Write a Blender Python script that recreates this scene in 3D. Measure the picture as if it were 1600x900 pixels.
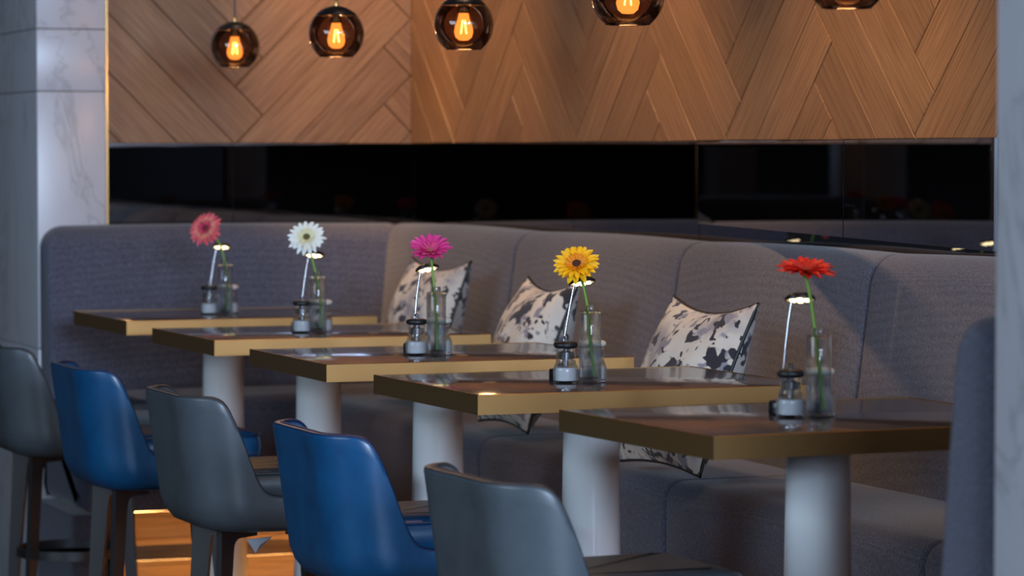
import bpy, bmesh, math, random
from mathutils import Vector, Matrix, noise
random.seed(7)
S = bpy.context.scene
for o in list(bpy.data.objects): bpy.data.objects.remove(o)
COL = S.collection
R = math.radians

# ------------------------------------------------------------------ camera
# room axes: +x towards the banquette's long wall, +y towards the end wall, z up
PSI, F, HOR = R(21.3), 4950.0, 240.0
TH = math.atan((450 - HOR) / F)
EYE = Vector((0, 0, 1.537))
cd = bpy.data.cameras.new('camera'); cam = bpy.data.objects.new('camera', cd); COL.objects.link(cam)
cam.location = EYE; cam.rotation_euler = (R(90) - TH, 0, -PSI)
cd.sensor_width = 36; cd.lens = F / 1600 * 36; cd.clip_start = .1; cd.clip_end = 60
cd.dof.use_dof = True; cd.dof.focus_distance = 6.9; cd.dof.aperture_fstop = 4.6
S.camera = cam
FWD = Vector((math.sin(PSI) * math.cos(TH), math.cos(PSI) * math.cos(TH), -math.sin(TH)))
RGT = Vector((math.cos(PSI), -math.sin(PSI), 0)); UPV = RGT.cross(FWD)
def ray(px, py): return FWD + RGT * ((px - 800) / F) + UPV * ((450 - py) / F)
def on_z(px, py, z):                       # point of a pixel's ray at height z
    d = ray(px, py); return EYE + d * ((z - EYE.z) / d.z)
def at_depth(px, py, ref):                 # point of a pixel's ray as far away as the point ref
    d = ray(px, py); return EYE + d * ((ref - EYE).dot(FWD))

# ------------------------------------------------------------------ view, world, large lights
vs = S.view_settings; vs.view_transform = 'Standard'; vs.look = 'None'; vs.gamma = 1; vs.use_curve_mapping = False
vs.exposure = 0.12
S.cycles.use_denoising = True
S.cycles.max_bounces = 10; S.cycles.transparent_max_bounces = 16; S.cycles.transmission_bounces = 10
S.cycles.caustics_reflective = False; S.cycles.caustics_refractive = False
S.cycles.sample_clamp_indirect = 4
w = bpy.data.worlds.new('world'); S.world = w; w.use_nodes = True
w.node_tree.nodes['Background'].inputs[0].default_value = (.35, .45, .7, 1); w.node_tree.nodes['Background'].inputs[1].default_value = .05
def area(name, loc, aim, sx, sy, col, power):
    l = bpy.data.lights.new(name, 'AREA'); l.shape = 'RECTANGLE'; l.size = sx; l.size_y = sy; l.color = col; l.energy = power
    o = bpy.data.objects.new(name, l); COL.objects.link(o); o.location = loc
    o.rotation_euler = (Vector(aim) - Vector(loc)).to_track_quat('-Z', 'Y').to_euler(); return o
def spot(name, loc, aim, col, power, ang=50, blend=.8, rad=.05):
    l = bpy.data.lights.new(name, 'SPOT'); l.color = col; l.energy = power; l.spot_size = R(ang); l.spot_blend = blend; l.shadow_soft_size = rad
    o = bpy.data.objects.new(name, l); COL.objects.link(o); o.location = loc
    o.rotation_euler = (Vector(aim) - Vector(loc)).to_track_quat('-Z', 'Y').to_euler(); return o
COOL, WARM = (.56, .73, 1.0), (1.0, .58, .27)
area('daylight_window_behind', (1.35, -3.85, 2.7), (1.6, 6, .6), 4.1, 1.5, COOL, 1250)
area('side_fill_light', (-3.85, 5.5, 2.6), (2.3, 8.5, .9), 5.0, 1.5, (.62, .80, 1.0), 290)  # added cool fill from the left, brightens the column's left face
for i, (aa, pw) in enumerate(((9.3, 34), (8.0, 34), (6.7, 40), (5.4, 40))):
    spot('wall_washer', (2.70, aa, 3.3), (3.62, aa + .2, 1.60), WARM, pw * 3.7, 46, 1, .06)
spot('wall_washer', (3.0, 9.6, 3.3), (3.55, 10.28, 1.58), WARM, 190, 40, 1, .05)
spot('wall_washer', (2.75, 9.4, 3.3), (2.8, 10.28, 1.75), WARM, 26, 50, 1, .05)
for i, (bb, aa) in enumerate(((3.0, 6.2), (3.0, 8.0), (3.0, 9.4), (2.6, 4.9))):
    spot('downlight', (bb, aa, 3.5), (bb + .15, aa, .8), (1, .62, .38), 24, 60, .9, .05)

# ------------------------------------------------------------------ materials
def mat(name, col=(.5, .5, .5), rough=.5, metal=0, **kw):
    m = bpy.data.materials.new(name); m.use_nodes = True
    b = m.node_tree.nodes['Principled BSDF']
    b.inputs['Base Color'].default_value = (*col, 1); b.inputs['Roughness'].default_value = rough; b.inputs['Metallic'].default_value = metal
    for k, v in kw.items(): b.inputs[k.replace('_', ' ')].default_value = v
    return m
def N(m, t, **kw):
    n = m.node_tree.nodes.new(t)
    for k, v in kw.items(): setattr(n, k, v)
    return n
def L(m, a, b): m.node_tree.links.new(a, b)
def bsdf(m): return m.node_tree.nodes['Principled BSDF']
def ramp(m, fac, stops):
    r = N(m, 'ShaderNodeValToRGB'); e = r.color_ramp.elements
    while len(e) < len(stops): e.new(.5)
    for q, (p, c) in zip(e, stops): q.position = p; q.color = (*c, 1)
    L(m, fac, r.inputs[0]); return r
def tex(m, kind, vec, scale, **kw):
    n = N(m, kind); n.inputs['Scale'].default_value = scale
    for k, v in kw.items(): n.inputs[k].default_value = v
    if vec is not None: L(m, vec, n.inputs['Vector'])
    return n
def bump(m, h, strength, dist):
    b = N(m, 'ShaderNodeBump'); b.inputs['Strength'].default_value = strength; b.inputs['Distance'].default_value = dist
    L(m, h, b.inputs['Height']); L(m, b.outputs[0], bsdf(m).inputs['Normal']); return b
def mapping(m, src, scale):
    mp = N(m, 'ShaderNodeMapping'); mp.inputs['Scale'].default_value = scale; L(m, src, mp.inputs[0]); return mp.outputs[0]

def fabric(name, c0, c1):
    m = mat(name, rough=.9, Specular_IOR_Level=.25, Sheen_Weight=.25); tc = N(m, 'ShaderNodeTexCoord').outputs['Object']
    wv = tex(m, 'ShaderNodeTexVoronoi', mapping(m, tc, (1, 1, .8)), 330, Randomness=.5)
    ns = tex(m, 'ShaderNodeTexNoise', mapping(m, tc, (1, 1, .45)), 330, Detail=1)
    a = N(m, 'ShaderNodeMath', operation='MULTIPLY_ADD'); L(m, wv.outputs['Distance'], a.inputs[0]); a.inputs[1].default_value = .6; L(m, ns.outputs[0], a.inputs[2])
    r = ramp(m, a.outputs[0], ((.42, c1), (.95, c0))); L(m, r.outputs[0], bsdf(m).inputs['Base Color'])
    iv = N(m, 'ShaderNodeMath', operation='SUBTRACT'); iv.inputs[0].default_value = 1; L(m, a.outputs[0], iv.inputs[1])
    bump(m, iv.outputs[0], .55, .002); return m
M_FAB = fabric('grey_woven_upholstery', (.050, .053, .078), (.150, .153, .205))

def wood(name, c0, c1, c2):
    m = mat(name, rough=.42, Specular_IOR_Level=.35); uv = N(m, 'ShaderNodeUVMap', uv_map='UVMap').outputs[0]
    oi = N(m, 'ShaderNodeObjectInfo')
    n1 = tex(m, 'ShaderNodeTexNoise', mapping(m, uv, (1.2, 42, 1)), 3.2, Detail=5, Roughness=.6, Distortion=.25)
    n2 = tex(m, 'ShaderNodeTexNoise', mapping(m, uv, (3, 160, 1)), 3, Detail=2)
    a = N(m, 'ShaderNodeMath', operation='MULTIPLY_ADD'); L(m, n2.outputs[0], a.inputs[0]); a.inputs[1].default_value = .35; L(m, n1.outputs[0], a.inputs[2])
    r = ramp(m, a.outputs[0], ((.42, c0), (.65, c1), (.88, c2)))
    h = N(m, 'ShaderNodeHueSaturation'); L(m, r.outputs[0], h.inputs['Color'])
    v = N(m, 'ShaderNodeMapRange'); L(m, oi.outputs['Random'], v.inputs[0]); v.inputs[3].default_value = .82; v.inputs[4].default_value = 1.15
    L(m, v.outputs[0], h.inputs['Value']); L(m, h.outputs[0], bsdf(m).inputs['Base Color'])
    bump(m, a.outputs[0], .12, .001); return m
M_OAK = wood('oak_veneer', (.122, .058, .026), (.228, .115, .054), (.305, .172, .088))
M_STEP = wood('step_wood', (.14, .085, .05), (.25, .155, .09), (.33, .21, .13))

def marble(name, base, vein):
    m = mat(name, rough=.3); tc = N(m, 'ShaderNodeTexCoord').outputs['Object']
    n = tex(m, 'ShaderNodeTexNoise', mapping(m, tc, (1.6, 1.6, .8)), 2.2, Detail=9, Roughness=.62, Distortion=1.1)
    r = ramp(m, n.outputs[0], ((.40, base), (.475, tuple(x * .96 for x in base)), (.495, vein), (.515, base), (.8, tuple(x * 1.04 for x in base))))
    L(m, r.outputs[0], bsdf(m).inputs['Base Color']); return m
M_MARBLE = marble('white_marble', (.50, .49, .52), (.37, .36, .38))
M_BRASS = mat('brushed_brass', (.52, .29, .105), .40, 1)
M_BRASSD = mat('brass_lit_edge', (.75, .47, .16), .3, 1)  # pendant brass; its colour also stands in for the column's warm-lit edge
M_MIRROR = mat('smoked_mirror', (.20, .20, .215), .015, 1)
M_DARK = mat('dark_backing', (.012, .011, .011), .5)
M_CEIL = mat('ceiling_paint', (.05, .048, .045), .9)
M_WALL = mat('dark_wall_paint', (.035, .033, .032), .9)
M_FLOOR = wood('floor_boards', (.05, .035, .025), (.09, .06, .04), (.12, .085, .06))
M_FRAME = mat('window_frame_metal', (.03, .03, .03), .4)
M_WHITE = mat('white_lacquer', (.88, .88, .88), .22, Coat_Weight=.6, Coat_Roughness=.06)
def top_mat():
    m = mat('dark_gloss_veneer', rough=.11, Specular_IOR_Level=.42); tc = N(m, 'ShaderNodeTexCoord').outputs['Object']
    n = tex(m, 'ShaderNodeTexNoise', mapping(m, tc, (1.5, 34, 1)), 5, Detail=4)
    r = ramp(m, n.outputs[0], ((.35, (.062, .054, .057)), (.7, (.112, .098, .100)))); L(m, r.outputs[0], bsdf(m).inputs['Base Color']); return m
M_TOP = top_mat()
def leather(name, c0, c1, rough):
    m = mat(name, rough=rough, Specular_IOR_Level=.5, Coat_Weight=.15, Coat_Roughness=.25); tc = N(m, 'ShaderNodeTexCoord').outputs['Object']
    n = tex(m, 'ShaderNodeTexNoise', tc, 9, Detail=6, Roughness=.65)
    r = ramp(m, n.outputs[0], ((.3, c0), (.72, c1))); L(m, r.outputs[0], bsdf(m).inputs['Base Color'])
    v = tex(m, 'ShaderNodeTexVoronoi', tc, 420); bump(m, v.outputs['Distance'], .10, .0006); return m
M_BLUE = leather('blue_leather', (.002, .045, .125), (.004, .080, .195), .34)
M_BLUEP = mat('blue_piping', (.004, .02, .07), .4)
M_GREY = leather('slate_grey_leather', (.050, .062, .072), (.072, .086, .098), .42)
M_GREYP = mat('grey_piping', (.03, .036, .042), .42)
M_LEG = mat('gunmetal', (.075, .07, .072), .36, .85)
M_BLACK = mat('black_metal', (.008, .008, .010), .35)
M_CHROME = mat('chrome', (.6, .6, .62), .16, 1)
M_BLACKCAP = mat('black_rubber_cap', (.010, .010, .011), .45)
M_WHITECAP = mat('cream_cap', (.75, .70, .60), .45)
M_SALT = mat('salt', (.85, .86, .88), .8)
M_PEPPER = mat('peppercorns', (.03, .025, .022), .8)
M_PAPER = mat('grey_plastic_sleeve', (.45, .47, .52), .35)
def glass(name, col=(1, 1, 1), ior=1.46, rough=0):
    m = mat(name, col, rough); bsdf(m).inputs['Transmission Weight'].default_value = 1; bsdf(m).inputs['IOR'].default_value = ior; return m
def thin_glass(name, tint, ior, k):
    m = glass(name, tint, ior); nt = m.node_tree; o = nt.nodes['Material Output']
    t = nt.nodes.new('ShaderNodeBsdfTransparent'); t.inputs[0].default_value = (*tint, 1); x = nt.nodes.new('ShaderNodeMixShader'); x.inputs[0].default_value = k
    nt.links.new(t.outputs[0], x.inputs[1]); nt.links.new(bsdf(m).outputs[0], x.inputs[2]); nt.links.new(x.outputs[0], o.inputs[0]); return m
M_GLASS = thin_glass('clear_glass', (.975, .99, 1), 1.46, .5); M_WATER = thin_glass('water', (.96, .985, 1), 1.33, .14)
def emis(name, col, s):
    m = bpy.data.materials.new(name); m.use_nodes = True; nt = m.node_tree; nt.nodes.clear()
    e = nt.nodes.new('ShaderNodeEmission'); e.inputs[0].default_value = (*col, 1); e.inputs[1].default_value = s
    o = nt.nodes.new('ShaderNodeOutputMaterial'); nt.links.new(e.outputs[0], o.inputs[0]); return m
M_LED = emis('led_strip', (1, .50, .16), 26)
M_LAMPLED = emis('lamp_led', (1, .78, .42), 5)
M_DIFF = emis('lamp_diffuser', (1, .70, .34), .55)
M_FIL = emis('filament', (1, .55, .16), 60)
def smoked(name, tint, gl):
    m = bpy.data.materials.new(name); m.use_nodes = True; nt = m.node_tree; nt.nodes.clear()
    t = nt.nodes.new('ShaderNodeBsdfTransparent'); t.inputs[0].default_value = (*tint, 1)
    g = nt.nodes.new('ShaderNodeBsdfGlossy'); g.inputs['Roughness'].default_value = .02; g.inputs[0].default_value = (.9, .85, .8, 1)
    f = nt.nodes.new('ShaderNodeFresnel'); f.inputs[0].default_value = 1.5
    x = nt.nodes.new('ShaderNodeMixShader'); o = nt.nodes.new('ShaderNodeOutputMaterial')
    mu = nt.nodes.new('ShaderNodeMath'); mu.operation = 'MULTIPLY'; mu.inputs[1].default_value = gl
    nt.links.new(f.outputs[0], mu.inputs[0]); nt.links.new(mu.outputs[0], x.inputs[0]); nt.links.new(t.outputs[0], x.inputs[1]); nt.links.new(g.outputs[0], x.inputs[2]); nt.links.new(x.outputs[0], o.inputs[0]); return m
M_SMOKE = smoked('smoked_brown_glass', (.47, .33, .26), .9)
def bulb_mat():
    m = bpy.data.materials.new('amber_bulb_glass'); m.use_nodes = True; nt = m.node_tree; nt.nodes.clear()
    t = nt.nodes.new('ShaderNodeBsdfTransparent'); t.inputs[0].default_value = (1, .75, .45, 1)
    e = nt.nodes.new('ShaderNodeEmission'); e.inputs[0].default_value = (1, .36, .07, 1); e.inputs[1].default_value = 4.5
    x = nt.nodes.new('ShaderNodeMixShader'); x.inputs[0].default_value = .55; o = nt.nodes.new('ShaderNodeOutputMaterial')
    nt.links.new(t.outputs[0], x.inputs[1]); nt.links.new(e.outputs[0], x.inputs[2]); nt.links.new(x.outputs[0], o.inputs[0]); return m
M_BULB = bulb_mat()
def pillow_mat():
    m = mat('blotched_print_fabric', rough=.85, Sheen_Weight=.2); tc = N(m, 'ShaderNodeTexCoord').outputs['Object']; oi = N(m, 'ShaderNodeObjectInfo')
    def nz(scale, det, off, dist=0.):
        n = N(m, 'ShaderNodeTexNoise', noise_dimensions='4D'); n.inputs['Scale'].default_value = scale; n.inputs['Detail'].default_value = det; n.inputs['Distortion'].default_value = dist
        a = N(m, 'ShaderNodeMath', operation='MULTIPLY_ADD'); L(m, oi.outputs['Random'], a.inputs[0]); a.inputs[1].default_value = 9; a.inputs[2].default_value = off
        L(m, a.outputs[0], n.inputs['W']); L(m, mapping(m, tc, (1, 1, 1)), n.inputs['Vector']); return n.outputs[0]
    base = ramp(m, nz(7, 3, 0), ((.35, (.30, .27, .29)), (.47, (.62, .56, .49)), (.7, (.74, .69, .60))))
    g = ramp(m, nz(19, 2, 3.3, .4), ((.57, (0, 0, 0)), (.61, (1, 1, 1))))
    k = ramp(m, nz(27, 2.0, 6.1, .5), ((.555, (0, 0, 0)), (.58, (1, 1, 1))))
    x1 = N(m, 'ShaderNodeMixRGB'); L(m, g.outputs[0], x1.inputs[0]); L(m, base.outputs[0], x1.inputs[1]); x1.inputs[2].default_value = (.26, .25, .30, 1)
    x2 = N(m, 'ShaderNodeMixRGB'); L(m, k.outputs[0], x2.inputs[0]); L(m, x1.outputs[0], x2.inputs[1]); x2.inputs[2].default_value = (.022, .021, .03, 1)
    L(m, x2.outputs[0], bsdf(m).inputs['Base Color'])
    bump(m, tex(m, 'ShaderNodeTexNoise', tc, 380).outputs[0], .15, .001); return m
M_PILLOW = pillow_mat()
M_STEM = mat('gerbera_stem_green', (.16, .34, .03), .45, Subsurface_Weight=.15)

# ------------------------------------------------------------------ mesh helpers
class MB:
    def __init__(s): s.v = []; s.f = []; s.uv = {}
    def add(s, vs, fs):
        k = len(s.v); s.v += [tuple(v) for v in vs]; s.f += [tuple(i + k for i in f) for f in fs]; return s
    def box(s, x0, x1, y0, y1, z0, z1, bev=0.0):
        if bev <= 0:
            return s.add([(x, y, z) for x in (x0, x1) for y in (y0, y1) for z in (z0, z1)],
                         [(0, 1, 3, 2), (4, 6, 7, 5), (0, 4, 5, 1), (2, 3, 7, 6), (0, 2, 6, 4), (1, 5, 7, 3)])
        bm = bmesh.new(); bmesh.ops.create_cube(bm, size=1)
        for v in bm.verts: v.co = ((x0 + x1) / 2 + v.co.x * (x1 - x0), (y0 + y1) / 2 + v.co.y * (y1 - y0), (z0 + z1) / 2 + v.co.z * (z1 - z0))
        bmesh.ops.bevel(bm, geom=bm.edges[:], offset=bev, segments=3, affect='EDGES', profile=.5)
        bm.verts.index_update(); s.add([v.co[:] for v in bm.verts], [[v.index for v in f.verts] for f in bm.faces]); bm.free(); return s
    def grid(s, rows, closed_u=False, closed_v=False, caps=False):
        n, m = len(rows), len(rows[0]); k = len(s.v)
        for r in rows: s.v += [tuple(p) for p in r]
        for i in range(n if closed_v else n - 1):
            for j in range(m if closed_u else m - 1):
                a, b = i, (i + 1) % n; c, d = j, (j + 1) % m
                s.f.append((k + a * m + c, k + a * m + d, k + b * m + d, k + b * m + c))
        if caps:
            s.f.append(tuple(k + j for j in reversed(range(m)))); s.f.append(tuple(k + (n - 1) * m + j for j in range(m)))
        return s
    def lathe(s, prof, c=(0, 0, 0), n=32, M=None):
        rows = []
        for r, z in prof:
            row = [Vector((r * math.cos(2 * math.pi * j / n), r * math.sin(2 * math.pi * j / n), z)) for j in range(n)]
            rows.append([(M @ p if M else p) + Vector(c) for p in row])
        return s.grid(rows, closed_u=True, caps=True)
    def tube(s, pts, rad, n=10):
        pts = [Vector(p) for p in pts]; rows = []; up = Vector((.3, .2, 1)).normalized()
        for i, p in enumerate(pts):
            t = (pts[min(i + 1, len(pts) - 1)] - pts[max(i - 1, 0)]).normalized()
            a = t.cross(up)
            if a.length < .05: a = t.cross(Vector((1, 0, 0)))
            a.normalize(); b = t.cross(a); r = rad[i] if isinstance(rad, (list, tuple)) else rad
            rows.append([p + a * (r * math.cos(2 * math.pi * j / n)) + b * (r * math.sin(2 * math.pi * j / n)) for j in range(n)])
        return s.grid(rows, closed_u=True, caps=True)
    def prism(s, poly, f0, f1):            # poly of 2-D points; f0/f1 map a 2-D point to the two faces
        n = len(poly); a = [f0(p) for p in poly]; b = [f1(p) for p in poly]
        return s.add(a + b, [tuple(reversed(range(n))), tuple(range(n, 2 * n))] + [(i, (i + 1) % n, (i + 1) % n + n, i + n) for i in range(n)])
    def mesh(s, name, m, smooth=40):
        me = bpy.data.meshes.new(name); me.from_pydata(s.v, [], s.f)
        bm = bmesh.new(); bm.from_mesh(me); bmesh.ops.recalc_face_normals(bm, faces=bm.faces[:]); bm.to_mesh(me); bm.free()
        me.materials.append(m)
        if smooth:
            me.shade_smooth(); me.set_sharp_from_angle(angle=R(smooth))
        return me
    def build(s, name, m, parent=None, smooth=40, loc=None):
        o = bpy.data.objects.new(name, s.mesh(name, m, smooth)); COL.objects.link(o)
        if parent is not None: o.parent = parent
        if loc is not None: o.location = loc
        return o
def tag(o, label=None, cat=None, group=None, kind=None):
    if label: o['label'] = label
    if cat: o['category'] = cat
    if group: o['group'] = group
    if kind: o['kind'] = kind
    return o
def empty(name, loc=(0, 0, 0), rz=0):
    o = bpy.data.objects.new(name, None); COL.objects.link(o); o.location = loc; o.rotation_euler = (0, 0, rz); o.empty_display_size = .1; return o
def copy_tree(o, parent=None):
    c = o.copy(); COL.objects.link(c)
    if parent is not None: c.parent = parent
    for ch in list(o.children): copy_tree(ch, c)
    return c
def smoothstep(a, b, x):
    t = max(0, min(1, (x - a) / (b - a))); return t * t * (3 - 2 * t)
def catmull(pts, n=8):
    P = [Vector(p) for p in pts]; P = [2 * P[0] - P[1]] + P + [2 * P[-1] - P[-2]]; out = []
    for i in range(1, len(P) - 2):
        for k in range(n):
            t = k / n; a, b, c, d = P[i - 1:i + 3]
            out.append(.5 * ((2 * b) + (c - a) * t + (2 * a - 5 * b + 4 * c - d) * t * t + (3 * b - a - 3 * c + d) * t ** 3))
    return out + [P[-2]]

# ------------------------------------------------------------------ room shell
XW, YE = 3.65, 10.28            # long wall, end wall (mirror planes)
ZW = 1.572                      # bottom of the timber cladding
TOPZ = 3.6
tag(MB().box(-4.2, 4.2, -4.2, 12.2, -.1, 0).build('floor', M_FLOOR, smooth=0), kind='structure')
tag(MB().box(-4.2, 4.2, -4.2, 12.2, TOPZ, TOPZ + .1).build('ceiling', M_CEIL, smooth=0), kind='structure')
wall_right = tag(MB().box(XW + .012, XW + .2, -4.2, YE + .2, 0, TOPZ).build('wall_right', M_DARK, smooth=0), kind='structure')
wall_end = tag(MB().box(2.335, XW + .012, YE + .012, YE + .2, 0, TOPZ).build('wall_end', M_DARK, smooth=0), kind='structure')
tag(MB().box(-4.2, 4.2, 12.0, 12.2, 0, TOPZ).build('wall_far', M_WALL, smooth=0), kind='structure')
wl = MB().box(-4.2, -4.0, -4.2, 12.0, 0, TOPZ).build('wall_left', M_WALL, smooth=0); tag(wl, kind='structure')
wb = MB().box(-4.0, XW, -4.2, -4.0, 0, TOPZ).build('wall_back', M_WALL, smooth=0); tag(wb, kind='structure')
def window(name, f):            # frame bars of a clerestory window on a wall behind the camera; f maps (u, depth)
    mb = MB()
    for u0, u1, z0, z1 in ((0, 1, 1.88, 1.94), (0, 1, 3.46, 3.52), (0, .015, 1.94, 3.46), (.985, 1, 1.94, 3.46), (.32, .335, 1.94, 3.46), (.655, .67, 1.94, 3.46)):
        a, b = f(u0, 0), f(u1, .06); mb.box(min(a[0], b[0]), max(a[0], b[0]), min(a[1], b[1]), max(a[1], b[1]), z0, z1)
    tag(mb.build(name, M_FRAME, smooth=0), kind='structure')
window('window_1', lambda u, d: (-.8 + 4.3 * u, -3.99 + d))
window('side_fill_frame', lambda u, d: (-3.99 + d, 2.9 + 5.2 * u))  # unseen frame put round the added side fill

# herringbone timber cladding: every plank its own piece
PW, PL, GAP = .137, .746, .0028
def clip(poly, x0, x1, y0, y1):
    for ax, lim, sg in ((0, x0, 1), (0, x1, -1), (1, y0, 1), (1, y1, -1)):
        out = []
        for i in range(len(poly)):
            p, q = poly[i], poly[(i + 1) % len(poly)]
            dp, dq = sg * (p[ax] - lim), sg * (q[ax] - lim)
            if dp >= 0: out.append(p)
            if dp * dq < 0:
                t = dp / (dp - dq); out.append(tuple(p[k] + t * (q[k] - p[k]) for k in range(2)))
        poly = out
        if not poly: return []
    return poly
def herringbone(parent, h0, h1, z0, z1, hv, zv, place):
    # (h, g): h grows to the left in the picture, vertex of a V at (hv, zv)
    s2 = math.sqrt(2)
    kmax = int((z1 - z0 + 2 * PL) / (PW * s2)) + 3
    for c in range(-8, 9):
        for k in range(-kmax, kmax):
            for kind in 'VH':
                u0, v0 = k * PW + c * PL, k * PW - c * PL
                if kind == 'V': uu, vv, lu, lv = u0, v0, PW, PL
                else: uu, vv, lu, lv = u0 + PW, v0, PL, PW
                g = GAP / 2
                rect = [(uu + g, vv + g), (uu + lu - g, vv + g), (uu + lu - g, vv + lv - g), (uu + g, vv + lv - g)]
                pts = [(hv + (a - b) / s2, zv + (a + b) / s2) for a, b in rect]
                poly = clip(pts, h0, h1, z0, z1)
                if len(poly) < 3: continue
                area2 = abs(sum(poly[i][0] * poly[(i + 1) % len(poly)][1] - poly[(i + 1) % len(poly)][0] * poly[i][1] for i in range(len(poly))))
                if area2 < .0008: continue
                off = random.uniform(0, 40); dz = random.uniform(0, .0012)
                cx = sum(p[0] for p in poly) / len(poly); cy = sum(p[1] for p in poly) / len(poly)
                inner = [(p[0] + (cx - p[0]) * .012, p[1] + (cy - p[1]) * .012) for p in poly]
                n = len(poly); vs = [place(p, 0) for p in poly] + [place(p, .0165 + dz) for p in poly] + [place(p, .018 + dz) for p in inner]
                fs = [tuple(range(2 * n, 3 * n))] + [(i, (i + 1) % n, (i + 1) % n + n, i + n) for i in range(n)] + [(i + n, (i + 1) % n + n, (i + 1) % n + 2 * n, i + 2 * n) for i in range(n)]
                mb = MB().add(vs, fs); me = mb.mesh('plank', M_OAK, 0)
                uvl = me.uv_layers.new(name='UVMap'); p2 = poly + poly + inner
                for lp in me.loops:
                    h, z = p2[lp.vertex_index]; a = ((h - hv) + (z - zv)) / s2; b = ((z - zv) - (h - hv)) / s2
                    uvl.data[lp.index].uv = ((b, a) if kind == 'V' else (a, b)); uvl.data[lp.index].uv[0] += off; uvl.data[lp.index].uv[1] += off * .37
                o = bpy.data.objects.new('plank', me); COL.objects.link(o); o.parent = parent
herringbone(wall_right, 3.2, YE - .002, ZW, 3.2, 7.64, 1.677 - 3 * PW * math.sqrt(2), lambda p, d: (XW - d, p[0], p[1]))
herringbone(wall_end, -(XW - .02), -2.545, ZW, 3.2, -3.10, 1.664 - 3 * PW * math.sqrt(2), lambda p, d: (-p[0], YE - d, p[1]))
# backing behind the cladding above the mirror
# mirror panels
def panel(parent, p0, p1, z0, z1, nrm):
    p0, p1, nrm = Vector(p0), Vector(p1), Vector(nrm); t = (p1 - p0).normalized() * .0015
    MB().prism([(0, z0), (1, z0), (1, z1), (0, z1)], lambda q: (*((p0 + t) + (p1 - p0 - 2 * t) * q[0])[:2], q[1]), lambda q: (*((p0 + t) + (p1 - p0 - 2 * t) * q[0] - nrm * .006)[:2], q[1])).build('mirror_panel', M_MIRROR, parent, 0)
ZM = 1.33
for a0, a1 in ((8.85, YE), (7.94, 8.85)): panel(wall_right, (XW, a0, 0), (XW, a1, 0), 1.24, ZW - .001, (-1, 0, 0))
panel(wall_right, (XW, 4.3, 0), (XW, 7.94, 0), 1.24, ZW - .001, (-1, 0, 0))
sd, cdl = math.sin(R(11.5)), math.cos(R(11.5))       # the next pair swings out from the wall
for t0, t1 in ((.004, 1.465), (1.469, 2.55)):
    panel(wall_right, (XW - .006 - sd * t1, 7.94 - cdl * t1, 0), (XW - .006 - sd * t0, 7.94 - cdl * t0, 0), 1.345, ZW - .004, (-cdl, sd, 0))
for b0, b1 in ((2.545, 3.0), (3.0, XW)): panel(wall_end, (b0, YE, 0), (b1, YE, 0), 1.24, ZW - .001, (0, -1, 0))

# marble columns in slabs
def column(name, x0, x1, y0, y1, joints):
    r = empty(name, ((x0 + x1) / 2, (y0 + y1) / 2, 0)); cx, cy = r.location.x, r.location.y
    zs = [0] + joints + [TOPZ]
    for z0, z1 in zip(zs, zs[1:]):
        MB().box(x0 - cx, x1 - cx, y0 - cy, y1 - cy, z0 + .001, z1 - .001, .003).build('marble_slab', M_MARBLE, r, 30)
    return r
c1 = column('marble_column', 2.31, 2.54, 10.18, 11.6, [.9, 1.74, 1.943, 2.6])
tag(c1, 'white veined marble column behind the rounded end of the banquette', 'column')
MB().box(2.541 - c1.location.x, 2.546 - c1.location.x, 10.181 - c1.location.y, 10.279 - c1.location.y, 1.2, TOPZ - .01).build('brass_lit_edge', M_BRASSD, c1, 0)  # golden strip imitating warm light on the column's inner side
c2 = column('marble_column', 2.25, 2.62, 3.2, 3.9, [2.45])
tag(c2, 'pale grey marble column standing against the upholstered partition', 'column')

# ------------------------------------------------------------------ banquette
def offset(poly, d):
    n = len(poly); out = []
    ar = sum(poly[i][0] * poly[(i + 1) % n][1] - poly[(i + 1) % n][0] * poly[i][1] for i in range(n)); sg = 1 if ar > 0 else -1
    for i in range(n):
        p0, p, p1 = Vector(poly[i - 1]), Vector(poly[i]), Vector(poly[(i + 1) % n])
        e0 = (p - p0).normalized(); e1 = (p1 - p).normalized(); nn = Vector((-(e0.y + e1.y), e0.x + e1.x))
        if nn.length < 1e-6: nn = Vector((-e0.y, e0.x))
        nn.normalize(); out.append(tuple(p + nn * (d * sg)))
    return out
def rounded(pts, radii, n=6):           # polygon with rounded corners
    out = []; m = len(pts)
    for i in range(m):
        p0, p, p1 = Vector(pts[i - 1]), Vector(pts[i]), Vector(pts[(i + 1) % m]); r = radii[i]
        if r <= 0: out.append(tuple(p)); continue
        a = p + (p0 - p).normalized() * r; b = p + (p1 - p).normalized() * r
        for k in range(n + 1):
            t = k / n; out.append(tuple(a * (1 - t) ** 2 + p * (2 * t * (1 - t)) + b * t * t))
    return out
def sweep(prof, s0, s1, f, r0=.014, r1=.014, puff=.0, nm=10):
    """profile swept from s0 to s1; its two ends are rounded with radius r0 / r1; f(d, z, s) -> point"""
    st = []
    for k in range(7):
        t = k / 6 * math.pi / 2; st.append((s0 + r0 * (1 - math.cos(math.pi / 2 - t)) if False else s0 + r0 * (1 - math.cos(t)), r0 * (1 - math.sin(t))))
    for k in range(1, nm): st.append((s0 + r0 + (s1 - s0 - r0 - r1) * k / nm, -puff * math.sin(math.pi * k / nm)))
    for k in range(7):
        t = math.pi / 2 * (1 - k / 6); st.append((s1 - r1 * (1 - math.cos(t)), r1 * (1 - math.sin(t))))
    st = [(st[0][0], st[0][1] + .006)] + st + [(st[-1][0], st[-1][1] + .006)]
    rows = [[f(d, z, s) for d, z in offset(prof, ins)] for s, ins in st]
    return MB().grid(rows, closed_u=True, caps=True)
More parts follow.
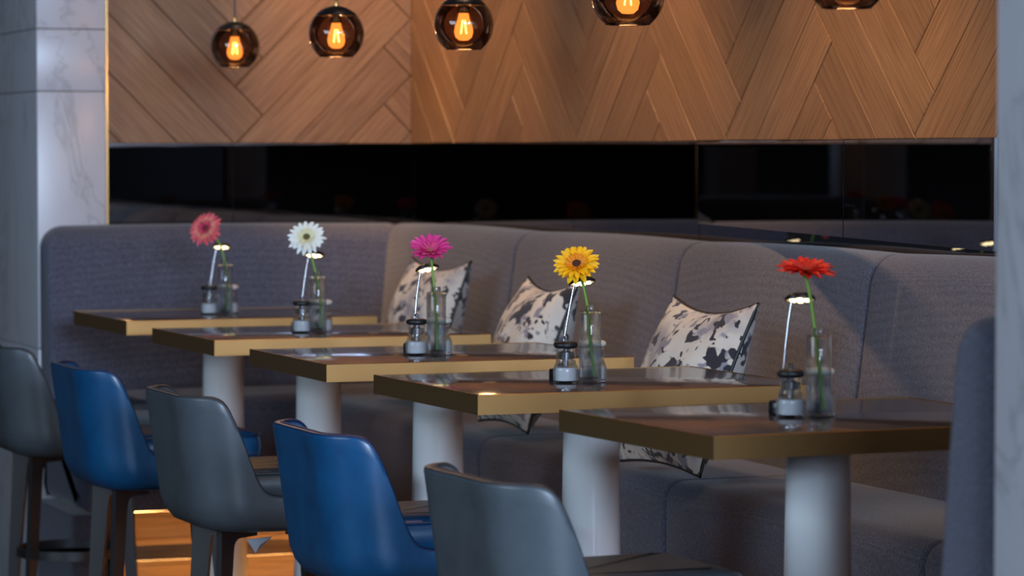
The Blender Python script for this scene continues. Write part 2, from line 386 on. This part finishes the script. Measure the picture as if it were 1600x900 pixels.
# depth d is measured from the wall into the room
BACK = rounded([(.015, .60), (.235, .60), (.225, .80), (.16, 1.302), (.02, 1.302)], [.03, .05, .05, .075, .06], 8)
BACKE = [(max(d, .075), z) for d, z in BACK]
SEAT = rounded([(.10, .415), (.61, .415), (.61, .767), (.10, .767)], [.01, .02, .06, .02], 7)
bq = empty('banquette', (3.3, 7.2, 0)); tag(bq, 'grey woven upholstered corner banquette with channelled back on lit timber plinth', 'banquette')
BL = bq.location
def fr(d, z, s): return (XW - d - BL.x, s - BL.y, z)               # long wall
def fe(d, z, s): return (s - BL.x, YE - .03 - d - BL.y, z)          # end wall
def fe2(d, z, s):                                                   # its free end has a rounded top corner
    e = s - 2.315; q = .075
    return fe(d, min(z, 1.302 - (q - math.sqrt(max(0, q * q - (q - e) ** 2)))) if e < q else z, s)
def fn(d, z, s): return (s - BL.x, 3.93 + d - BL.y, z)              # near return
seams = [4.1, 5.45, 6.62, 7.71, 8.91, 10.16]
for s0, s1 in zip(seams, seams[1:]): sweep(BACK, s0, s1, fr, .016, .016, .006).build('back_cushion', M_FAB, bq, 50)
sweep(BACKE, 2.315, 3.53, fe2, .018, .016, .004, 90).build('back_cushion', M_FAB, bq, 50)
sweep(BACK, 2.285, 3.53, fn, .035, .016, .004).build('back_cushion', M_FAB, bq, 50)
sseams = [4.58, 5.55, 6.81, 8.05, 9.66]
for s0, s1 in zip(sseams, sseams[1:]): sweep(SEAT, s0, s1, fr, .018, .018, .004).build('seat_cushion', M_FAB, bq, 50)
sweep(SEAT, 2.315, 3.53, fe, .05, .016, .004).build('seat_cushion', M_FAB, bq, 50)
sweep(SEAT, 2.285, 3.53, fn, .05, .016, .004).build('seat_cushion', M_FAB, bq, 50)
# plinth: two steps with led strips tucked under the seat edge and under the tread
def uvbox(mb, name, m, parent, axis):
    me = mb.mesh(name, m, 0); uvl = me.uv_layers.new(name='UVMap')
    for lp in me.loops:
        c = me.vertices[lp.vertex_index].co; uvl.data[lp.index].uv = ((c.x, c.z + c.y) if axis == 0 else (c.y, c.z + c.x))
    o = bpy.data.objects.new(name, me); COL.objects.link(o); o.parent = parent; return o
def bx(x0, x1, y0, y1, z0, z1): return MB().box(x0 - BL.x, x1 - BL.x, y0 - BL.y, y1 - BL.y, z0, z1)
fx, fy = XW - .61, YE - .03 - .61           # seat fronts: 3.04 and 9.64
uvbox(bx(2.42, 3.62, fy + .16, 10.17, .31, .42), 'riser', M_STEP, bq, 0)
uvbox(bx(2.36, 3.62, fy - .01, 10.17, .262, .31), 'tread', M_STEP, bq, 0)
uvbox(bx(2.42, 3.62, fy + .10, 10.17, 0, .262), 'riser', M_STEP, bq, 0)
uvbox(bx(fx + .16, XW, 4.0, fy + .16, .31, .42), 'riser', M_STEP, bq, 1)
uvbox(bx(fx - .01, XW, 4.0, fy - .01, .262, .31), 'tread', M_STEP, bq, 1)
uvbox(bx(fx + .10, XW, 4.0, fy + .1, 0, .262), 'riser', M_STEP, bq, 1)
uvbox(bx(2.30, 2.42, fy + .02, 10.17, 0, .41), 'plinth_end', M_FAB, bq, 1)
bx(2.44, 3.15, fy + .035, fy + .05, .4105, .4145).build('led_strip', M_LED, bq, 0)
bx(2.44, 3.10, fy + .015, fy + .03, .2585, .2615).build('led_strip', M_LED, bq, 0)
bx(fx + .035, fx + .05, 4.7, fy + .035, .4105, .4145).build('led_strip', M_LED, bq, 0)
bx(fx + .015, fx + .03, 4.7, fy + .015, .2585, .2615).build('led_strip', M_LED, bq, 0)

# ------------------------------------------------------------------ cushions
def pillow(px, py, yaw, lean, size, label, roll=0):
    c = on_z(px, py, .80)
    o = empty('throw_cushion', c); Hh = size / 2; n = 22
    def P(u, v, side):
        ex = 1 - .11 * (1 - v * v); ez = 1 - (.17 if v > 0 else .08) * (1 - u * u)
        x = u * Hh * ex; z = v * Hh * ez
        t = .085 * ((1 - abs(u) ** 2.2) * (1 - abs(v) ** 2.2)) ** .55
        wr = .004 * math.sin(9 * u + 5 * v * side) * (1 - u * u) * (1 - v * v)
        return Vector((x, side * (t + .003) + wr, z + Hh * .96))
    Mx = Matrix.Rotation(yaw, 3, 'Z') @ Matrix.Rotation(lean, 3, 'X') @ Matrix.Rotation(roll, 3, 'Y')
    for side, nm in ((-1, 'front_cover'), (1, 'back_cover')):
        MB().grid([[Mx @ P(-1 + 2 * i / n, -1 + 2 * j / n, side) for i in range(n + 1)] for j in range(n + 1)]).build(nm, M_PILLOW, o, 60)
    k = [(-1 + 2 * i / n, -1) for i in range(n)] + [(1, -1 + 2 * i / n) for i in range(n)] + [(1 - 2 * i / n, 1) for i in range(n)] + [(-1, 1 - 2 * i / n) for i in range(n + 1)]
    MB().tube([Mx @ ((P(u, v, 1) + P(u, v, -1)) / 2) for u, v in k], .0045, 8).build('piping', M_BLACKCAP, o, 60)
    tag(o, label, 'cushion', 'printed cushions on the banquette'); return o
# facing the tables (-x), turned a little towards the room's near end
pillow(1030, 727, R(-90 + 3), R(-21), .425, 'cream cushion with black blotched print behind the yellow gerbera table')
pillow(787, 662, R(-90 - 3), R(-20), .425, 'cream cushion with black blotched print behind the pink gerbera table')
pillow(631, 617, R(-90 + 4), R(-17), .44, 'cream cushion with black blotched print propped nearest the banquette corner')

# ------------------------------------------------------------------ tables
TH_T = .041; ZT = 1.05; TW, TD = .632, .772
names = ['coral', 'white', 'pink', 'yellow', 'red']
near = [(-1.1206, 9.2018, 21.91), (-.7763, 8.2503, 21.26), (-.4284, 7.3032, 21.0), (-.0690, 6.3817, 21.95), (.3474, 5.4385, 24.11)]
def to_room(X, Z): return (X * math.cos(PSI) + Z * math.sin(PSI), -X * math.sin(PSI) + Z * math.cos(PSI))
proto_t = None
for (X, Z, yw), nm in zip(near, names):
    x, y = to_room(X, Z); rz = R(yw) - PSI
    cx = x + math.cos(rz) * TD / 2 - math.sin(rz) * TW / 2; cy = y + math.sin(rz) * TD / 2 + math.cos(rz) * TW / 2
    if proto_t is None:
        t = proto_t = empty('bar_table', (cx, cy, 0), rz); hx, hy = TD / 2, TW / 2
        MB().box(-hx + .004, hx - .004, -hy + .004, hy - .004, ZT - TH_T + .004, ZT, .0008).build('table_top', M_TOP, t, 30)
        fr_ = MB()
        outer = [(-hx, -hy), (hx, -hy), (hx, hy), (-hx, hy)]; inn = [(-hx + .004, -hy + .004), (hx - .004, -hy + .004), (hx - .004, hy - .004), (-hx + .004, hy - .004)]
        z0, z1 = ZT - TH_T, ZT + .0004; e = .0012
        rings = [[(*p, z0) for p in inn], [(*p, z0) for p in outer], [(*p, z1 - e) for p in outer], [((p[0] * .7 + q[0] * .3), (p[1] * .7 + q[1] * .3), z1) for p, q in zip(outer, inn)], [(*p, z1) for p in inn], [(*p, z0 + .001) for p in inn]]
        fr_.grid(rings, closed_u=True); fr_.build('edge_band', M_BRASS, t, 30)
        MB().lathe([(.0, .03), (.073, .03), (.0745, .032), (.0595, ZT - TH_T + .002), (0, ZT - TH_T + .002)], n=64).build('pedestal', M_WHITE, t, 50)
        MB().lathe([(0, 0), (.22, 0), (.22, .012), (.21, .018), (.08, .03), (0, .03)], n=64).build('base_plate', M_WHITE, t, 50)
    else:
        t = copy_tree(proto_t); t.location = (cx, cy, 0); t.rotation_euler = (0, 0, rz)
    tag(t, f'brass-edged dark gloss bar table on white pedestal, carrying the {nm} gerbera', 'table', 'bar tables along the banquette')

# ------------------------------------------------------------------ bar stools
def make_stool(col, pip, suffix):
    t = empty('bar_stool')
    ZB, ZTOP, ZR, HWD, DEP = .648, .972, .735, .220, .44
    # plan path from the near wing's front round the back to the far wing's front; x forward, y to the side
    NS = 44
    xs = [DEP - (DEP - .072) * (i / (NS - 1)) ** .62 for i in range(NS)]     # dense towards the back
    TOPS = [(.0, ZTOP), (.046, ZTOP), (.066, ZTOP - .008), (.080, ZTOP - .030), (.090, ZTOP - .075), (.112, ZTOP - .165), (.128, ZR + .028), (.146, ZR + .007), (.175, ZR), (.6, ZR)]
    def plan(z):
        k = (z - ZB) / (ZTOP - ZB); r = .10
        xb = .026 - .042 * k + .03 * max(0, 1 - 5 * k) ** 2; hw = HWD - .014 * (1 - k) - .02 * max(0, 1 - 5 * k) ** 2
        x1 = xb + r; pts = [(x1 + (x - .072) * (DEP - x1) / (DEP - .072), -hw) for x in xs]
        for i in range(1, 25):
            a = math.pi / 2 * i / 24; pts.append((xb + r - r * math.sin(a), -hw + r - r * math.cos(a)))
        for i in range(1, 8): pts.append((xb, (-hw + r) * (1 - i / 4)))
        return pts + [(p[0], -p[1]) for p in reversed(pts[:NS + 24])]
    def top(i, n):
        j = min(i, n - 1 - i)              # 0 = wing front
        if j >= NS + 24: return ZTOP
        x = P85[j][0]
        for (a, za), (b, zb) in zip(TOPS, TOPS[1:]):
            if a <= x <= b: return za + (zb - za) * (x - a) / (b - a)
        return ZTOP if x < .1 else ZR
    P85 = plan(.86); n = len(plan(.7)); tops = [top(i, n) for i in range(n)]
    for _ in range(2): tops = [tops[0]] + [(tops[i - 1] + 2 * tops[i] + tops[i + 1]) / 4 for i in range(1, n - 1)] + [tops[-1]]
    rows = []; pipe_o = []; thick = .024; nz = 12
    for i in range(n):
        row = []
        def nrm(z):
            P = plan(z); a = Vector(P[max(i - 1, 0)][:2]); b = Vector(P[min(i + 1, n - 1)][:2]); d = (b - a).normalized(); return Vector((-d.y, d.x))  # inward
        for k in range(nz + 1):
            z = ZB + (tops[i] - .008 - ZB) * k / nz; p = plan(z)[i]; row.append((p[0], p[1], z))
        p = Vector(plan(tops[i])[i][:2]); nn = nrm(tops[i])
        for a in (30, 60, 90, 120, 150):
            q = p + nn * (thick / 2 - thick / 2 * math.cos(R(a))); row.append((q.x, q.y, tops[i] - .008 + .008 * math.sin(R(a))))
        for k in range(nz, -1, -1):
            z = ZB + .01 + (tops[i] - .008 - ZB - .01) * k / nz; p = Vector(plan(z)[i][:2]) + nrm(z) * thick; row.append((p.x, p.y, z))
        rows.append(row); q = p
        p = Vector(plan(tops[i])[i][:2]); pipe_o.append((p + nn * .003, tops[i] - .003, p + nn * (thick - .006)))
    sh = MB().grid(rows, closed_u=True, caps=True).build('shell', col, t, 60)
    MB().tube([(p.x, p.y, z) for p, z, q in pipe_o], .0042, 8).build('outer_piping', pip, sh, 60)
    MB().tube([(q.x, q.y, z - .001) for p, z, q in pipe_o], .0036, 8).build('inner_piping', pip, sh, 60)
    for s in (-1, 1):                       # stitched seam between back shell and seat rail
        MB().tube([(.165, s * (HWD - .014 + .0105 * (z - ZB) / .3 + .001), z) for z in [ZB + .02 + k * (ZR - ZB - .03) / 8 for k in range(9)]], .0016, 6).build('seam', pip, sh, 60)
    # inner back pad
    rows = []
    for i in range(13):
        v = i / 12; z = .80 + .115 * v; rr = []
        for j in range(25):
            u = -1 + 2 * j / 24; xb = .045 - .03 * v
            th = .030 * (max(0, 1 - abs(u) ** 4) * max(0, 1 - abs(2 * v - 1) ** 3)) ** .5
            rr.append((xb + .008 + th + .05 * max(0, abs(u) - .55) ** 2 / .2, u * (.172 - .03 * abs(2 * v - 1) ** 3), z))
        rows.append(rr)
    MB().grid(rows).build('back_pad', col, t, 60)
    # seat cushion
    prof = rounded([(.055, -.172), (.475, -.178), (.475, .178), (.055, .172)], [.07, .06, .06, .07], 6)
    lv = [(.70, .012), (.735, .002), (.752, 0), (.772, .002), (.786, .012), (.793, .03), (.797, .07)]
    st = MB().grid([[(x, y, z) for x, y in offset(prof, ins)] for z, ins in lv], closed_u=True, caps=True).build('seat', col, t, 50)
    ring = offset(prof, .004); MB().tube([(x, y, .783) for x, y in ring + ring[:1]], .003, 6).build('piping', pip, st, 60)
    MB().prism(rounded([(.05, -.195), (.445, -.195), (.445, .195), (.05, .195)], [.1, .03, .03, .1]), lambda p: (*p, ZB + .004), lambda p: (*p, .71)).build('seat_base', col, t, 30)
    # four blade legs, set radially, each with a shouldered arm to the middle
    cx = .225
    for sx in (-1, 1):
        for sy in (-1, 1):
            dx, dy = Vector((sx * .80, sy * .60)).normalized()
            prof = [(.203, 0), (.222, 0), (.190, .60), (.190, .65), (.05, .65), (.05, .622), (.118, .622)] + [(.118 + .024 * math.sin(a), .598 + .024 * math.cos(a)) for a in (R(20), R(45), R(70), R(90))] + [(.147, .55)]
            def fm(s_): return lambda p: (cx + dx * p[0] - dy * .008 * s_, dy * p[0] + dx * .008 * s_, p[1])
            MB().prism(prof, fm(-1), fm(1)).build('leg', M_LEG, t, 30)
    ro, ri = .166, .161
    MB().lathe([(ro, .335), (ro, .362), (ri, .362), (ri, .335), (ro, .335)], (cx, 0, 0), 48).build('foot_ring', M_LEG, t, 40)
    MB().lathe([(0, .64), (.06, .64), (.06, .652), (0, .652)], (cx, 0, 0), 24).build('hub', M_LEG, t, 40)
    return t
protos = {'grey': make_stool(M_GREY, M_GREYP, 'grey'), 'blue': make_stool(M_BLUE, M_BLUEP, 'blue')}
used = set()
spots = [(1.985, 9.30, 'grey', 0), (1.985, 8.30, 'blue', 0), (1.99, 7.31, 'grey', 0), (1.985, 6.24, 'blue', 0), (1.965, 5.225, 'grey', 2)]
stools = []
for (bx_, ay, c, dr), nm in zip(spots, names):
    o = protos[c] if c not in used else copy_tree(protos[c]); used.add(c)
    o.location = (bx_, ay, 0); o.rotation_euler = (0, 0, R(dr)); stools.append(o)
    tag(o, f'{"slate grey" if c == "grey" else "bright blue"} leather low-backed bar stool at the table with the {nm} gerbera', 'bar stool', 'bar stools along the tables')
o = MB()
p = [Vector((0, 0, 0)), Vector((.062, .0, .004)), Vector((.022, .004, -.034))]
o.add([p[0], p[1], p[2], p[0] + Vector((0, .004, 0)), p[1] + Vector((0, .004, 0)), p[2] + Vector((0, .004, 0)), (.03, -.008, -.012)], [(0, 6, 1), (1, 6, 2), (2, 6, 0), (3, 4, 5), (0, 1, 4, 3), (1, 2, 5, 4), (2, 0, 3, 5)])
o = o.build('plastic_sleeve', M_PAPER, None, 0); o.location = at_depth(386, 843, Vector((2.17, 7.12, .65)))
tag(o, 'crumpled grey plastic corner hanging below the grey stool at the pink gerbera table', 'plastic sleeve')

# ------------------------------------------------------------------ table-top things
def mill(pos, cap, fill, label):
    t = empty('spice_mill', pos)
    MB().lathe([(0, .0), (.0255, .0), (.027, .003), (.0272, .026), (.026, .034), (.0215, .044), (.0205, .052), (.0205, .074), (0, .074)], n=40).build('glass_body', M_GLASS, t, 50)
    MB().lathe([(0, .006), (.0215, .006), (.022, .024), (.0205, .033), (0, .033)], n=32).build('filling', fill, t, 50)
    MB().lathe([(0, .034), (.005, .034), (.005, .05), (.0145, .052), (.0145, .066), (.006, .068), (.006, .0735), (0, .0735)], n=24).build('grinder', M_CHROME, t, 40)
    MB().lathe([(0, .0742), (.020, .0742), (.0245, .0765), (.026, .081), (.0245, .0855), (.019, .088), (0, .0885)], n=40).build('cap', cap, t, 60)
    MB().lathe([(0, .0886), (.0035, .0886), (.0035, .093), (.005, .0945), (.005, .098), (.003, .100), (0, .100)], n=16).build('knob', M_CHROME, t, 40)
    return tag(t, label, 'spice mill', 'salt and pepper mills')
def vase(pos, label):
    t = empty('bud_vase', pos)
    MB().lathe([(0, 0), (.0225, 0), (.024, .002), (.024, .150), (.0225, .153), (.0115, .1535), (.0105, .156), (.0105, .166), (.0088, .166), (.0088, .1515), (.021, .149), (.0212, .014), (.019, .0125), (0, .0125)], n=44).build('glass_bottle', M_GLASS, t, 50)
    MB().lathe([(0, .0126), (.0188, .0127), (.02118, .0142), (.02118, .094), (0, .094)], n=40).build('water', M_WATER, t, 50)
    return tag(t, label, 'vase', 'glass bud vases')
def lamp(pos, head, tilt, rl, label):
    t = empty('table_lamp', pos); h = head - pos
    MB().lathe([(0, 0), (.024, 0), (.025, .002), (.025, .022), (.023, .025), (0, .025)], n=32).build('base', M_BLACK, t, 50)
    e = h + RGT * -.015 - Vector((0, 0, .006)); pts = catmull([(0, 0, .025), tuple(e * .35 + Vector((0, 0, .012)) + RGT * -.003), tuple(e * .75 + RGT * -.003), tuple(e)], 10)
    MB().tube(pts, .0024, 8).build('gooseneck', M_CHROME, t, 60)
    MB().lathe([(0, .024), (.006, .024), (.006, .036), (0, .036)], n=16).build('collar', M_CHROME, t, 40)
    Mt = Matrix.Rotation(tilt, 3, RGT) @ Matrix.Rotation(rl, 3, FWD)
    hd = MB().lathe([(0, .007), (.012, .0068), (.022, .004), (.0285, -.001), (.0295, -.004), (.0285, -.0065), (.0265, -.007), (.0262, -.005), (0, -.005)], n=40, M=Mt).build('lamp_head', M_BLACK, t, 50, h)
    MB().lathe([(0, -.0058), (.0255, -.0058), (.0255, -.0050), (0, -.0050)], (0, 0, 0), 32, Mt).build('diffuser', M_DIFF, hd, 40)
    for k in range(7):
        r_, a = (0, 0) if k == 0 else (.0155, k * math.pi / 3)
        MB().lathe([(0, -.0085), (.0045, -.0082), (.0062, -.0066), (.0062, -.005), (0, -.005)], (Mt @ Vector((r_ * math.cos(a), r_ * math.sin(a), 0))), 14, Mt).build('led', M_LAMPLED, hd, 50)
    return tag(t, label, 'table lamp', 'gooseneck table lamps')
def flower(vpos, pts, nvec, dia, petal_m, inner_m, disc_m, npet, cup, label):
    """pts: pixels of the stem from vase floor to head"""
    t = empty('gerbera', vpos); P = [at_depth(px, py, vpos) - vpos for px, py in pts]
    P[0] = Vector((P[0].x, P[0].y, .016)); n = (RGT * nvec[0] + Vector((0, 0, 1)) * nvec[1] - FWD * nvec[2]).normalized()
    head = P[-1]; line = catmull(P[:-1] + [head - n * .004], 8)
    MB().tube(line, [.0036 - .0008 * i / len(line) for i in range(len(line))], 10).build('stem', M_STEM, t, 60)
    q = n.to_track_quat('Z', 'Y').to_matrix()
    hd = MB().lathe([(0, -.010), (.004, -.009), (.010, -.001), (.0115, .002), (.010, .0045), (.006, .005), (0, .0042)], (head), 28, q).build('flower_centre', disc_m, t, 50)
    MB().lathe([(0, -.0125), (.0045, -.011), (.0105, -.003), (.011, 0), (0, .001)], head, 24, q).build('calyx', M_STEM, hd, 50)
    def petal_mesh(Ln, Wd, m, cupa):
        rows = []
        for i in range(9):
            s = i / 8; wd = Wd * (math.sin(math.pi * min(1, .16 + s * .80)) ** .6) * (1 if s < .93 else .6); rr = []
            for j in range(5):
                u = -1 + .5 * j; x = .008 + Ln * s; lift = math.sin(cupa) * Ln * s - .30 * Ln * s * s * .5
                rr.append((x * math.cos(cupa * .6), u * wd / 2, lift + .0013 * (u * u) - .0008 * (1 - abs(u))))
            rows.append(rr)
        mb = MB().grid(rows); me = mb.mesh('petal', m, 60); return me
    rad = dia / 2 * 1.04
    rings = [(npet, rad - .008,   .0150, cup, 0, petal_m), (npet - 2, rad * .88 - .008, .0135, cup + R(9), .0015, petal_m), (npet, rad * .42 - .004, .0055, cup + R(22), .003, inner_m)]
    for ri, (k, Ln, wd, ca, dz, mt) in enumerate(rings):
        mes = [petal_mesh(Ln * f, wd, mt, ca + R(da)) for f, da in ((1, 0), (.94, 5), (1.03, -4))]
        for i in range(k):
            a = 2 * math.pi * (i + .5 * (ri % 2)) / k + random.uniform(-.06, .06)
            o = bpy.data.objects.new('petal', mes[random.randrange(3)]); COL.objects.link(o); o.parent = hd
            Mx = q.to_4x4() @ Matrix.Rotation(a, 4, 'Z') @ Matrix.Rotation(random.uniform(-.16, .16), 4, 'X')
            o.matrix_local = Matrix.Translation(head + n * dz) @ Mx
    return tag(t, label, 'flower', 'gerberas in bud vases')
def petal_mat(name, c0, c1):            # c0 base, c1 tip
    m = mat(name, rough=.5, Subsurface_Weight=.12, Subsurface_Radius=(.01, .006, .004)); tc = N(m, 'ShaderNodeTexCoord').outputs['Object']
    sp = N(m, 'ShaderNodeSeparateXYZ'); L(m, tc, sp.inputs[0])
    r = ramp(m, sp.outputs[0], ((.012, c0), (.040, c1))); L(m, r.outputs[0], bsdf(m).inputs['Base Color']); return m
PET = {'coral': (petal_mat('coral_petals', (.85, .52, .30), (.80, .12, .14)), mat('coral_inner', (.62, .03, .10), .6), mat('coral_disc', (.16, .02, .03), .8)),
       'white': (petal_mat('white_petals', (.80, .82, .66), (.84, .87, .82)), mat('white_inner', (.78, .74, .45), .6), mat('white_disc', (.09, .085, .02), .8)),
       'pink': (petal_mat('pink_petals', (.75, .03, .22), (.84, .06, .30)), mat('pink_inner', (.72, .05, .20), .6), mat('pink_disc', (.55, .12, .14), .8)),
       'yellow': (petal_mat('yellow_petals', (.88, .38, .0), (.92, .52, .005)), mat('yellow_inner', (.80, .28, .0), .6), mat('yellow_disc', (.05, .012, .01), .8)),
       'red': (petal_mat('red_petals', (.72, .03, .01), (.80, .022, .012)), mat('red_inner', (.6, .02, .01), .6), mat('red_disc', (.30, .05, .02), .8))}
ITEMS = {  # pepper px, py ; vase px ; lamp stem px, lamp head px,py ; stem pixels ; normal ; diameter
 'coral': ((327, 491.5), 352, (327, 488), (346, 383.5), [(354, 488), (355, 455), (352, 418), (346, 388), (334, 368), (321, 357)], (-.40, .42, .8), .108, 20, R(4)),
 'white': ((472, 520), 497, (474, 516), (491, 396), [(500, 517), (501, 480), (496, 440), (488, 405), (483, 384), (479, 371)], (-.03, .50, .85), .102, 19, R(6)),
 'pink': ((651, 555), 682, (649, 550), (667, 417.5), [(683, 552), (682, 500), (679, 455), (676, 425), (674, 404), (672, 392)], (.03, .80, .56), .106, 19, R(24)),
 'yellow': ((884, 598.5), 922, (880, 592), (909, 438.5), [(929, 594), (923, 540), (918, 480), (911, 445), (905, 425), (901, 413)], (-.10, .66, .74), .100, 21, R(8)),
 'red': ((1235, 652), 1278, (1226, 643), (1250, 464), [(1286, 643), (1280, 570), (1272, 505), (1266, 465), (1260, 436), (1259, 424)], (.04, .95, .28), .108, 19, R(14)),
}
TR = {'coral': 0, 'white': R(2), 'pink': R(-12), 'yellow': R(-8), 'red': 0}
for nm in names:
    (px, py), vx, (lx, ly), hp, st, nv, dia, npet, cup = ITEMS[nm]
    pp = on_z(px, py, ZT + .0006)
    mill(pp, M_BLACKCAP, M_PEPPER if nm == 'x' else M_SALT, f'clear mill with a black cap beside the {nm} gerbera')
    vp = on_z(vx, py, ZT + .0006) - FWD * .012; vp.z = ZT + .0006
    vase(vp, f'clear glass bottle vase holding the {nm} gerbera')
    sp = vp + RGT * .010 + Vector((FWD.x, FWD.y, 0)).normalized() * .062
    mill(sp, M_WHITECAP, M_SALT, f'clear mill with a cream cap behind the {nm} gerbera vase')
    lp = on_z(lx, ly, ZT + .0006); lp = pp + Vector((FWD.x, FWD.y, 0)).normalized() * .075 - RGT * .010
    hd = at_depth(hp[0], hp[1], lp)
    lamp(lp, hd, R(-14), TR[nm], f'black disc-headed gooseneck lamp with chrome stem beside the {nm} gerbera')
    pm, im, dm = PET[nm]
    flower(vp, st, nv, dia, pm, im, dm, npet, cup, f'{nm if nm != "white" else "creamy white"} gerbera on a tall green stem in a glass vase')

# ------------------------------------------------------------------ pendants
def pendant(px, py_bottom, pos, label, zb):
    t = empty('pendant_lamp', (pos[0], pos[1], zb)); r = .0765
    cz = r * .80
    prof = []
    for k in range(33):
        a = R(-53 + (53 + 52) * k / 32); prof.append((r * math.cos(a), cz + r * math.sin(a)))
    g = MB(); n = 56
    g.grid([[(q[0] * math.cos(2 * math.pi * j / n), q[0] * math.sin(2 * math.pi * j / n), q[1]) for j in range(n)] for q in prof], closed_u=True)
    g.build('glass_globe', M_SMOKE, t, 80)
    MB().tube([(prof[0][0] * math.cos(2 * math.pi * j / 48), prof[0][0] * math.sin(2 * math.pi * j / 48), prof[0][1]) for j in range(49)], .0016, 6).build('rim', M_SMOKE, t, 60)
    cp = [(r * 1.012 * math.cos(R(a)), cz + r * 1.012 * math.sin(R(a))) for a in range(44, 86, 4)]
    MB().lathe([(0, cp[0][1])] + [(cp[0][0], cp[0][1] - .003)] + cp + [(.006, cz + r * 1.015), (0, cz + r * 1.015)], n=48).build('metal_cap', M_BLACK, t, 50)
    zt = cz + r * 1.01
    MB().lathe([(0, zt - .002), (.0055, zt - .002), (.0055, zt + .012), (.004, zt + .016), (0, zt + .016)], n=16).build('brass_fitting', M_BRASSD, t, 40)
    MB().lathe([(0, zt + .014), (.0026, zt + .014), (.0026, TOPZ - zb), (0, TOPZ - zb)], n=10).build('cord', M_BLACK, t, 40)
    MB().lathe([(0, cz + .030), (.016, cz + .030), (.017, cz + .052), (.022, cz + .056), (0, cz + .056)], n=24).build('lamp_holder', M_BLACK, t, 40)
    b = MB().lathe([(0, cz - .040), (.012, cz - .039), (.021, cz - .031), (.0245, cz - .018), (.022, cz - .002), (.015, cz + .016), (.0125, cz + .030), (0, cz + .030)], n=28).build('bulb', M_BULB, t, 60)
    for k in range(4):
        a = math.pi / 2 * k + .4; c, s = math.cos(a), math.sin(a)
        MB().tube([(.004 * c, .004 * s, cz + .012), (.010 * c, .010 * s, cz - .022)], .0016, 6).build('filament', M_FIL, b, 60)
    l = bpy.data.lights.new('bulb_light', 'POINT'); l.energy = 2.2; l.color = (1, .55, .22); l.shadow_soft_size = .02
    lo = bpy.data.objects.new('bulb_light', l); COL.objects.link(lo); lo.location = (pos[0], pos[1], zb + cz - .06)
    return tag(t, label, 'pendant lamp', 'globe pendants over the tables')
PB = [(367, 104), (525.5, 88), (724.5, 76.5), (981, 38), (1323, 12)]
for (px, py), nm in zip(PB, names):
    zb = EYE.z + .268; p = on_z(px, py, zb)
    pendant(px, py, p, f'smoked brown glass globe pendant hanging over the table with the {nm} gerbera', zb)
